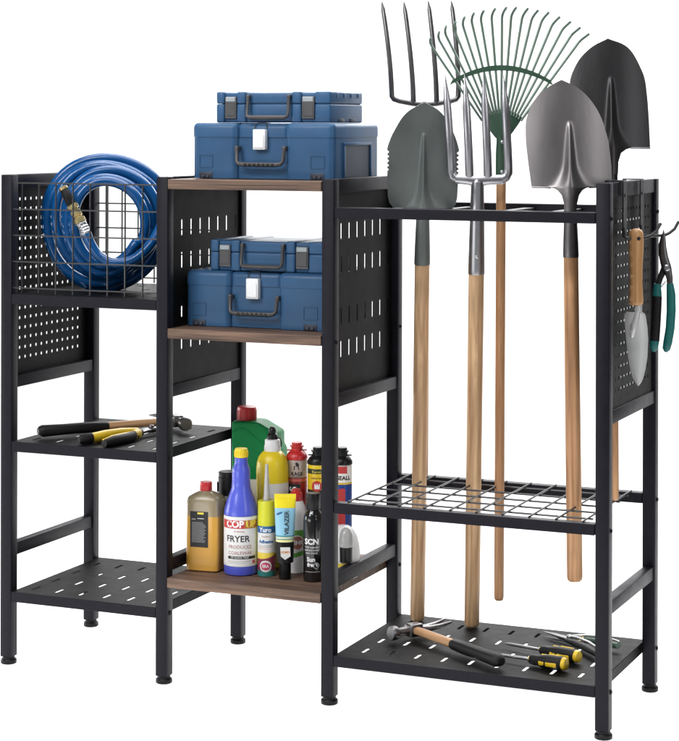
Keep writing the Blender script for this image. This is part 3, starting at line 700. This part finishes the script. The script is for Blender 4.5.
# black shovel
t = thing('round_shovel', 'black round point shovel standing tallest behind the perforated end panel', 'shovel')
L = aim(t, (1.2455, .224, .3955), (1.2190, .300, 1.060), FACE)
handle(t, 0, L - .10, .0105, .0112, 'redwood'); cone(t, L - .11, L + .012, .0128, .0115, 'steel_dark')
o = [(-.055, -.0118, .0118), (-.030, -.0130, .0130), (-.012, -.0185, .0185), (-.004, -.029, .029), (-.001, -.038, .038), (0, -.077, .077), (.008, -.077, .077), (.052, -.079, .0753), (.092, -.081, .073), (.131, -.081, .069), (.146, -.078, .0655), (.175, -.064, .052), (.192, -.049, .042), (.200, -.040, .035), (.2075, -.027, .0246), (.214, -.013, .008), (.217, -.007, -.005)]
blade(t, L + .017, o, .016, .0150, .0095, .140, 'steel_dark')
b = MB(); b.tube([(-.077, .0148, L + .017), (-.055, .0078, L + .0165), (-.038, .0048, L + .016)], .0024, 8); b.tube([(.077, .0148, L + .017), (.055, .0078, L + .0165), (.038, .0048, L + .016)], .0024, 8); b.build('foot_step', 'steel', t)

# ------------------------------------------------------------------ hook rack and what hangs on it
hk = thing('hanging_hook', 'black double strap hook hung over the top of the perforated end panel', 'hook', (1.299, .15, 1.016))
O = Vector((1.299, .15, 1.016))
for y, zb, ox in ((.080, .911, .046), (.203, .909, .050)):
    b = MB(); wd = .024
    b.box(*(1.2672-O.x, 1.3032-O.x), y-O.y, y+wd-O.y, 1.0162-O.z, 1.0182-O.z, .0005, 1)
    b.box(1.3012-O.x, 1.3034-O.x, y-O.y, y+wd-O.y, .912-O.z, 1.0160-O.z, .0005, 1); b.box(1.2670-O.x, 1.2690-O.x, y-O.y, y+wd-O.y, .990-O.z, 1.0160-O.z, .0005, 1)
    st = b.build('strap', 'frame', hk)
    b = MB(); b.lathe([(.0032, 0), (.0032, .001)], 12, T(1.3034-O.x, y+.012-O.y, .990-O.z, 0, PI/2)); b.build('rivet', 'rubber', st)
    yc = y + .004
    b = MB(); b.tube([V3(1.3025, yc, .930), V3(1.3040, yc, .914), V3(1.308, yc, zb), V3(1.320, yc + .006, zb), V3(1.303 + ox*.75, yc + .030, zb), V3(1.303 + ox*.9, yc + .040, zb + .004), V3(1.303 + ox + .004, yc + .046, zb + .012), V3(1.303 + ox + .010, yc + .054, zb + .026)], .0030, 10); b.build('hook', 'wire', hk)

tr = thing('hand_trowel', 'wooden handled hand trowel hanging point down from the hook', 'trowel')
L = aim(tr, (1.3225, .098, .636), (1.3225, .098, .928), R(19))
b = MB(); b.lathe([(.0095, .150), (.0125, .152), (.0138, .158), (.0128, .172), (.0118, .195), (.0122, .225), (.0138, .250), (.0142, .270), (.0132, .284), (.010, .290), (.004, .2925)], 30); h_ = b.build('handle', 'grip_wood', tr, 50)
b = MB(); b.lathe([(.0036, 0), (.0036, .0008)], 14, T(.004, -.0140, .2745, PI/2)); b.build('hanging_hole', 'ink', h_)
b = MB(); b.lathe([(.0075, .138), (.0075, .152)], 20, T(.004, 0, 0)); b.tube([(.004, 0, .145), (.001, -.004, .128), (-.004, -.006, .112), (-.007, -.003, .095), (-.009, .001, .080)], [.006, .0058, .0062, .005, .001], 12); b.build('neck', 'trowel', tr, 50)
rows = []
ow = [(0, .0035, .0045), (.006, -.001, .0095), (.016, -.0062, .0140), (.0315, -.0105, .0180), (.0550, -.0145, .0215), (.0856, -.0178, .0228), (.110, -.0200, .0212), (.130, -.0215, .0182), (.1355, -.0200, .0158), (.1375, -.0170, .0120)]
for k in range(41):
    z = .1375*k/40; l, r = interp(ow, z); rows.append([(l + (r-l)*j/20, -.006 + .0055*(2*j/20 - 1)**2*min(1, .35 + (r-l)/.05), z) for j in range(21)])
b = MB(); b.sheet(rows, (0, .0012, 0)); b.build('blade', 'trowel', tr, 50)

pr_ = thing('hand_pruners', 'teal handled pruning shears hanging from the hook beside the trowel', 'pruners')
L = aim(pr_, (1.349, .215, .688), (1.349, .215, .921), R(17))
P = .161
b = MB(); b.tube([(-.004, -.001, .233), (-.0035, -.001, .222), (-.0045, -.001, .200), (-.003, -.001, .180), (.003, -.001, P), (.008, -.001, .140), (.0085, -.001, .126)], [.0006, .0035, .0062, .0085, .0085, .0062, .0055], 14, flat=(.45, 1)); b.build('blade', 'gunmetal', pr_, 50)
b = MB(); b.tube([(-.0065, .004, .225), (-.010, .004, .205), (-.0085, .004, .185), (-.001, .004, P), (-.010, .004, .140), (-.0140, .004, .126)], [.0006, .0030, .0045, .0070, .0058, .0055], 14, flat=(.45, 1)); b.build('counter_blade', 'steel_dark', pr_, 50)
b = MB(); b.lathe([(.0062, 0), (.0062, .003), (.004, .005)], 18, T(.002, -.004, P, PI/2)); b.build('pivot_bolt', 'steel_bright', pr_)
b = MB(); b.tube([(-.008 + .0028*math.sin(k*.9) + .009*k/22, .002 + .0028*math.cos(k*.9), .124 + .0005*k) for k in range(23)], .0009, 6); b.build('spring', 'steel_bright', pr_)
hl = [(-.0150, .003, .130), (-.0155, .003, .110), (-.0165, .003, .080), (-.0185, .003, .045), (-.0205, .003, .020), (-.0214, .003, .006), (-.0216, .003, .000)]
b = MB(); b.tube(hl, [.0066, .0088, .0085, .0086, .0094, .0078, .0030], 16, flat=(.8, 1)); h_ = b.build('handle', 'teal', pr_, 50)
b = MB(); b.tube([(-.0153, .0025, .106), (-.0165, .0025, .080), (-.0185, .0025, .045), (-.0200, .0025, .021)], [.0091, .0093, .0094, .0093], 16, flat=(.82, 1)); b.build('black_grip', 'black_soft', h_, 50)
b = MB(); b.tube([(.0085, 0, .131), (.0105, 0, .110), (.0110, 0, .080), (.0090, 0, .045), (.0045, 0, .018), (.0020, 0, .006), (.0010, 0, .000)], [.0066, .0086, .0088, .0086, .0086, .0075, .0028], 16, flat=(.8, 1)); b.build('handle', 'teal', pr_, 50)

# ------------------------------------------------------------------ bottles on the low wooden board
ZW = .2147; FB = R(25)
def bottle(name, label, cat, x, y, rz=FB): return thing(name, label, cat, (x, y, ZW), rz)
# amber jug
t = bottle('plastic_jug', 'square jug of amber liquid with red cap and black label', 'jug', .428, .098, R(6))
b = MB(); b.loft([(0, .030, .022, 6), (.003, .0355, .0265, 7), (.142, .0355, .0265, 7), (.150, .032, .024, 5), (.156, .022, .019, 3), (.160, .0125, .0125, 2), (.164, .011, .011, 2)], 56); bd = b.build('body', 'amber', t, 40)
b = MB(); b.lathe([(.0122, .161)] + [(.0125, .1615), (.0125, .176), (.0115, .1785), (.004, .179)], 26); b.build('cap', 'red', t, 40)
lb = fpatch(-.0235, .0150, .050, .122, -.0270, 'ink', t)
for x0, x1, z0, z1, m in ((-.008, .0055, .1165, .1205, 'ink_yellow'),): fpatch(x0, x1, z0, z1, -.0274, m, lb, 'yellow_mark')
for i in range(14):
    z = .060 + i*.0030; fpatch(-.020, .0105 - .008*random.random(), z, z + .0013, -.0274, 'ink_grey', lb, 'small_print')
fpatch(-.020, -.012, .1050, .1075, -.0274, 'ink_grey', lb, 'small_print'); fpatch(-.008, .006, .1075, .1085, -.0274, 'ink_white', lb, 'small_print')
# smoky bottle behind it
t = bottle('dark_bottle', 'smoky brown bottle with broad black cap behind the amber jug', 'bottle', .449, .158)
b = MB(); b.lathe([(.030, 0), (.033, .003), (.033, .115), (.031, .128), (.022, .140), (.019, .145)], 36); b.build('body', 'dark_brown', t)
b = MB(); b.lathe([(.0195, .144), (.021, .145), (.021, .180), (.0200, .181), (.0205, .190), (.0190, .1915), (.006, .192)], 32); b.box(-.0235, -.017, -.006, .006, .150, .170, .001); b.build('cap', 'black', t)
# blue bottle
t = bottle('spray_bottle', 'tall violet blue bottle with yellow cap and white FRYER label', 'bottle', .5075, .0980)
r = .0345
b = MB(); b.lathe([(.030, 0), (.0335, .002), (r, .006), (r, .018), (r - .0008, .0185), (r - .0008, .1195), (r, .120), (.0335, .130), (.0290, .146), (.0235, .160), (.0195, .172), (.0182, .184), (.0182, .206), (.0172, .212), (.0140, .219), (.0132, .224), (.0128, .236)], 48); bd = b.build('body', 'blue_bottle', t, 30)
b = MB(); b.lathe([(.0136, .234), (.0140, .2345), (.0132, .248), (.0120, .2515), (.004, .252)], 28)
for i in range(22): a = 2*PI*i/22; b.box(.0130, .0143, -.0005, .0005, .2355, .2465, 0, 1, Matrix.Rotation(a, 4, 'Z'))
b.build('cap', 'cap_yellow', t)
lb = patch(r + .0002, -.052, .052, .0195, .1190, 'paper', t)
q = r + .0006
p1 = patch(r + .0004, -.046, .0075, .0955, .1120, 'ink_red', lb, 'red_band'); p2 = patch(r + .0004, .0076, .0400, .0955, .1120, 'ink_ochre', lb, 'orange_band')
text('COP', .0185, 'ink_white', lb, -.0130, .1037, wrap=q, bold=.0007, sx=1.02); text('UP', .0185, 'ink_yellow', lb, .0225, .1037, wrap=q, bold=.0008, sx=1.05)
text('oil cleaning', .0050, 'ink_rust', lb, -.004, .0900, wrap=q)
text('FRYER', .0175, 'ink', lb, -.0065, .0745, wrap=q, bold=.0003, sx=1.05)
text('PRODUCEZ', .0095, 'ink_rust', lb, -.0015, .0585, wrap=q); text('COALEWAE', .0095, 'ink_rust', lb, -.0015, .0465, wrap=q)
bb = patch(r + .0004, -.028, .034, .0345, .0402, 'ink', lb, 'black_band'); text('OF QUICK TRAP', .0052, 'ink_white', lb, -.002, .0374, wrap=q)
patch(r + .0004, -.028, .020, .0300, .0306, 'ink_grey', lb, 'small_print'); patch(r + .0004, -.028, .012, .0268, .0274, 'ink_grey', lb, 'small_print')
patch(r + .0004, .0260, .0330, .0250, .0312, 'ink_pink', lb, 'pink_mark')
# green canister
t = bottle('jerry_can', 'green canister with red screw cap and sloping shoulder at the back', 'canister', .470, .262, R(8))
b = MB(); b.prism([(-.052, 0), (.053, 0), (.053, .226), (.0465, .235), (.0465, .262), (.006, .284), (-.052, .284)], -.032, .032, .007, 4)
b.tube([(-.048, -.0318, .262), (-.036, -.0322, .270), (-.020, -.0322, .268), (.000, -.0322, .252), (.022, -.0322, .238), (.046, -.0318, .232)], .0016, 8)
b.box(-.044, .044, -.0335, -.031, .120, .222, .0015)
b.build('body', 'green', t, 30)
for i in range(4): pass
b = MB(); b.lathe([(.0190, .283), (.0205, .2845), (.0205, .306), (.0195, .3105), (.0170, .312), (.005, .312)], 32, T(-.028, 0, 0))
for i in range(30): b.box(.0200, .0211, -.0007, .0007, .286, .305, 0, 1, T(-.028, 0, 0) @ Matrix.Rotation(2*PI*i/30, 4, 'Z'))
b.build('cap', 'red', t)
fpatch(-.050, .048, .020, .165, -.0342, 'paper', t)
# yellow bottle
t = bottle('squeeze_bottle', 'round yellow bottle with white neck and black flip nozzle', 'bottle', .5385, .180)
b = MB(); b.lathe([(.028, 0), (.0325, .004), (.0330, .008), (.0330, .200), (.0320, .212), (.0285, .224), (.0225, .232), (.0165, .237)], 40); b.build('body', 'yellow_bottle', t, 40)
b = MB(); b.lathe([(.0160, .235), (.0168, .236), (.0168, .247), (.0155, .250), (.0155, .259), (.011, .261)], 28); b.build('neck', 'white', t)
b = MB(); b.lathe([(.0110, .260), (.0120, .261), (.0105, .266), (.0108, .270), (.0075, .273), (.0080, .279), (.0045, .285), (.003, .286)], 24); b.tube([(.008, -.004, .266), (.016, -.004, .262), (.0185, -.004, .254), (.0180, -.004, .245)], .0014, 8); b.build('nozzle', 'black', t)
patch(.0333, -.012, .060, .030, .174, 'paper', t)
# yellow cartridge
t = bottle('sealant_cartridge', 'lime yellow sealant cartridge with long pale nozzle and printed wrapper', 'cartridge', .5630, .1015)
r = .0178
b = MB(); b.lathe([(.0150, 0), (r, .002), (r, .148), (.0165, .150), (.006, .1505)], 36); bd = b.build('body', mat('lime_wrapper', (.60, .60, .03), .35), t, 40)
b = MB(); b.lathe([(.0070, .149), (.0070, .156), (.0062, .158), (.0030, .222), (.0022, .223)], 20); b.build('nozzle', 'nozzle', t)
rr = r + .0003; qq = r + .0006
l1 = patch(rr, -.027, .027, .0875, .1010, 'ink_blue', t, 'blue_band'); text('Yuro', .0125, 'ink_white', l1, -.003, .0935, wrap=qq, bold=.0003)
l2 = patch(rr, -.027, .027, .0480, .0872, 'paper', t, 'white_band'); text('Sealant', .0062, 'ink_rust', l2, -.002, .0805, wrap=qq); text('Adhesive', .0085, 'ink_blue', l2, -.001, .0700, wrap=qq, bold=.0004)
patch(qq, -.020, .014, .0615, .0622, 'ink_grey', l2, 'small_print'); patch(qq, -.018, .010, .0585, .0592, 'ink_grey', l2, 'small_print'); patch(qq, -.020, .006, .0552, .0559, 'ink_orange', l2, 'small_print')
strip(rr, -.027, .027, lambda q: .037 + .20*q + 6*q*q, lambda q: .0479, 'ink_yellow', t, 'yellow_band')
strip(rr, -.027, .027, lambda q: .012, lambda q: .0368 + .20*q + 6*q*q, mat('maroon_ink', (.24, .03, .07), .5), t, 'maroon_band')
patch(rr, -.027, .027, .0005, .0119, 'ink_teal', t, 'green_band')
oval(qq, -.002, .0210, .0130, .0115, 'paper', t, 'white_oval')
l4 = oval(qq + .0003, -.002, .0210, .0100, .0078, 'ink_pink', t, 'red_oval'); text('ERA', .0078, 'ink_white', l4, -.002, .0210, wrap=qq + .0007, bold=.0003)
# squeeze tube standing on its cap
t = bottle('glue_tube', 'pale blue and yellow tube standing upside down on its black cap', 'tube', .6105, .0870)
b = MB(); b.lathe([(.0112, 0), (.0118, .001), (.0112, .031), (.0108, .033)], 32)
for i in range(26): b.box(.0112, .0119, -.0006, .0006, .002, .030, 0, 1, Matrix.Rotation(2*PI*i/26, 4, 'Z'))
b.build('cap', 'black', t)
def tube_sec(z):
    u = min(1, max(0, (z - .034)/.130)); return .0168 + .0048*u, .0162*(1 - u)**.8 + .0010
b = MB(); b.loft([(.0325, .0125, .0120, 2)] + [(z,) + tube_sec(z) + (2.2,) for z in (.034, .037, .050, .070, .0745)], 40); b.build('black_shoulder', 'black', t, 40)
bl = banded('tube_print', [(0, '#3a6f86'), (.0745, '#e9e3a0'), (.0790, '#3d6e80'), (.0805, '#c9d6b8'), (.0850, '#2f7f95'), (.0870, '#8fc4dc'), (.1410, '#ead32a'), (.1435, '#f0dc28')], 'Z', .35)
b = MB(); b.loft([(z,) + tube_sec(z) + (2.2,) for z in [.0746 + .0854*k/16 for k in range(17)]], 40); b.box(-.0216, .0216, -.0009, .0009, .158, .169, .0003, 1); bd = b.build('body', bl, t, 40)
text('VILAZER', .0125, 'ink', bd, .0035, .1115, y=-.0118, vertical=True, bold=.0002)
# flat printing sits against the tapering front
lt = bd.children[0]; lt.rotation_euler = (R(-5.2), 0, 0); lt.location = (0, -.0095, .001)
b = MB(); b.bm.faces.new([b.bm.verts.new((x, -.0172, z)) for x, z in ((-.0085, .048), (.0, .041), (.0110, .048), (.0100, .066), (-.0095, .066))]); bg = b.build('white_badge', 'paper', t)
text('SOMO', .0062, 'ink_orange', bg, .0008, .0560, y=-.0176, bold=.0002)
poly_patch([(-.017, .128), (-.008, .131), (-.004, .134), (-.009, .134), (-.017, .131)], None, 'ink_blue', bd, 'blue_mark', 0, 0, -.0066)
# red foam can
t = bottle('aerosol_can', 'silver and red aerosol can with red stepped top, behind the squeeze tube', 'aerosol can', .578, .215)
r = .0215; ZC = .200
def can_body(r, z1): return [(r*.92, 0), (r, .002), (r, z1 - .004), (r*.93, z1), (r*.7, z1 + .004), (r*.6, z1 + .005)]
b = MB(); b.lathe(can_body(r, .218), 36); bd = b.build('body', banded('red_can_print', [(0, '#8c1216'), (.170, '#6a2420'), (.173, '#b4564c'), (.178, '#7c3a34'), (.181, '#a89a92'), (.2145, '#b0a198')], 'Z', .33), t)
def foam_top(z, r, m, t):
    b = MB(); b.lathe([(r*1.02, z), (r*1.04, z + .001), (r*1.02, z + .007), (r*.80, z + .014), (r*.55, z + .017), (r*.55, z + .024), (r*.66, z + .025), (r*.66, z + .028), (r*.50, z + .029), (r*.50, z + .034), (r*.25, z + .035)], 28); b.box(-r*.95, r*.95, -.002, .002, z + .0165, z + .0195, .0008); b.build('nozzle_cap', m, t)
foam_top(.2175, r, 'red', t)
text('KAGE', .0098, 'ink', bd, .000, .1895, wrap=r + .0005, bold=.0003); text('FOAMER', .0052, 'ink', bd, .000, .1835, wrap=r + .0005)
pk = patch(r + .0003, -.032, .0075, .090, .1690, 'ink', bd, 'black_panel')
poly_patch([(-.006, -.006), (.006, -.006), (.004, .001), (.005, .006), (.001, .010), (-.003, .008), (-.001, .003), (-.006, .001)], r + .0004, 'ink', bd, 'black_emblem', -.001, .2035)
text('ILLS', .022, 'ink_white', pk, -.008, .145, wrap=r + .0006, vertical=True, bold=.0006)
# yellow foam can
t = bottle('aerosol_can', 'yellow and black aerosol can with black stepped top, nearest the post', 'aerosol can', .6300, .205)
b = MB(); b.lathe(can_body(r, .213), 36); bd = b.build('body', banded('yellow_can_print', [(0, '#17110f'), (.158, '#1b1412'), (.161, '#dcb820'), (.1934, '#2f3a25'), (.2036, '#dfc024'), (.2090, '#e2c62c')], 'Z', .33), t)
foam_top(.2125, r, 'black', t)
text('Kuren', .0078, 'ink_yellow', bd, -.004, .1985, wrap=r + .0005); text('sealing foam', .0052, 'ink', bd, -.004, .1860, wrap=r + .0005)
eb = oval(r + .0004, -.003, .1695, .0110, .0110, 'ink_red', bd, 'red_emblem'); strip(r + .0008, -.008, .003, lambda q: .1640, lambda q: .1690 + .006*abs(math.sin(700*q)), 'ink_white', eb, 'white_flame')
# blue and red can behind the post
t = bottle('aerosol_can', 'blue aerosol can with white and red band seen past the post', 'aerosol can', .6720, .232)
r2 = .0205
b = MB(); b.lathe(can_body(r2, .211), 36); bd = b.build('body', banded('blue_can_print', [(0, '#141a3c'), (.030, '#1f3f86'), (.171, '#d5b43a'), (.175, '#e6e3dc'), (.205, '#e8e6e0')], 'Z', .33), t)
foam_top(.2105, r2, 'black', t)
patch(r2 + .0004, -.022, .010, .194, .2085, 'ink_red', bd, 'red_band'); text('SEALL', .0115, 'ink', bd, .0030, .1845, wrap=r2 + .0005, bold=.0004)
for z in (.150, .100): strip(r2 + .0004, -.012, .006, lambda q: z - .014, lambda q: z + .014 - .3*abs(q), 'ink_red', bd, 'red_mark')
# white bottle with green label
t = bottle('white_bottle', 'white bottle with red cap and green striped label behind the tube', 'bottle', .6060, .150)
r3 = .0200
b = MB(); b.lathe([(.0175, 0), (r3, .002), (r3, .118), (.0180, .134), (.0135, .144), (.0120, .147)], 36); bd = b.build('body', 'white', t)
b = MB(); b.lathe([(.0130, .145), (.0135, .146), (.0120, .160), (.0085, .163), (.0080, .168), (.004, .169)], 24); b.build('cap', 'red', t)
lb = patch(r3 + .0003, -.030, .030, .052, .088, 'ink_green', bd, 'green_label'); strip(r3 + .0003, -.030, .030, lambda q: .034 + .25*q, lambda q: .043 + .25*q, 'ink_green', bd, 'green_stripe')
oval(r3 + .0006, .002, .063, .0150, .0150, 'paper', lb, 'white_oval'); oval(r3 + .0008, .002, .063, .0130, .0130, 'ink_rust', lb, 'rust_oval'); text('EHR', .0110, 'ink_white', lb, .004, .063, wrap=r3 + .0012, bold=.0004)
# black bottle
t = bottle('black_bottle', 'glossy black bottle with white lettering beside the front post', 'bottle', .6680, .0960)
r4 = .0200
b = MB(); b.lathe([(.0165, 0), (.0190, .001), (r4, .004), (r4, .118), (.0190, .128), (.0160, .136), (.0125, .140), (.0120, .143)], 40); bd = b.build('body', mat('gloss_black', (.008, .008, .009), .16, 0, .05, 30, coat=.4), t, 40)
b = MB(); b.lathe([(.0135, .141), (.0142, .142), (.0142, .172), (.0135, .174), (.004, .1745)], 30); b.build('cap', 'black', t, 40)
q = r4 + .0004
text('SCN', .0150, 'ink_white', bd, -.004, .0800, wrap=q, bold=.0005, sx=1.05)
for i, s_ in enumerate(('TYRE CLEANER', 'SURFACE SHINE', 'ANTI STATIC')): text(s_, .0044, 'ink_white', bd, -.004, .0690 - i*.0058, wrap=q)
text('Sun', .0120, 'ink_white', bd, -.005, .0450, wrap=q, bold=.0004); text('fresh', .0105, 'ink_white', bd, -.002, .0345, wrap=q, bold=.0004)
poly_patch(disc(20, .0060, .0060), q, 'ink_white', bd, 'white_emblem', .006, .0330); poly_patch(disc(20, .0052, .0052), q + .0002, 'ink', bd, 'black_emblem', .006, .0330)
patch(q, -.018, .014, .0205, .0210, 'ink_white', bd, 'white_line')
# white round bottle seen past the post
t = bottle('pump_bottle', 'white round bottle with clear dome cap, half hidden behind the front post', 'bottle', .7080, .150)
b = MB(); b.lathe([(.028, 0), (.0325, .003), (.0350, .018), (.0358, .045), (.0345, .064), (.0300, .082), (.0220, .096), (.0130, .102)], 40); bd = b.build('body', 'white', t)
patch(.0359, -.030, .045, .018, .034, 'ink_yellow', bd, 'yellow_band')
b = MB(); b.lathe([(.0100, .066), (.0130, .067), (.0124, .037), (.010, .036)], 30, T(.006, -.033, 0)); b.build('black_collar', 'black', t)
b = MB(); b.lathe([(.0140, .067), (.0140, .078), (.0125, .092), (.0090, .100), (.004, .104)], 30, T(.006, -.033, 0)); b.build('dome_cap', 'clear', t)
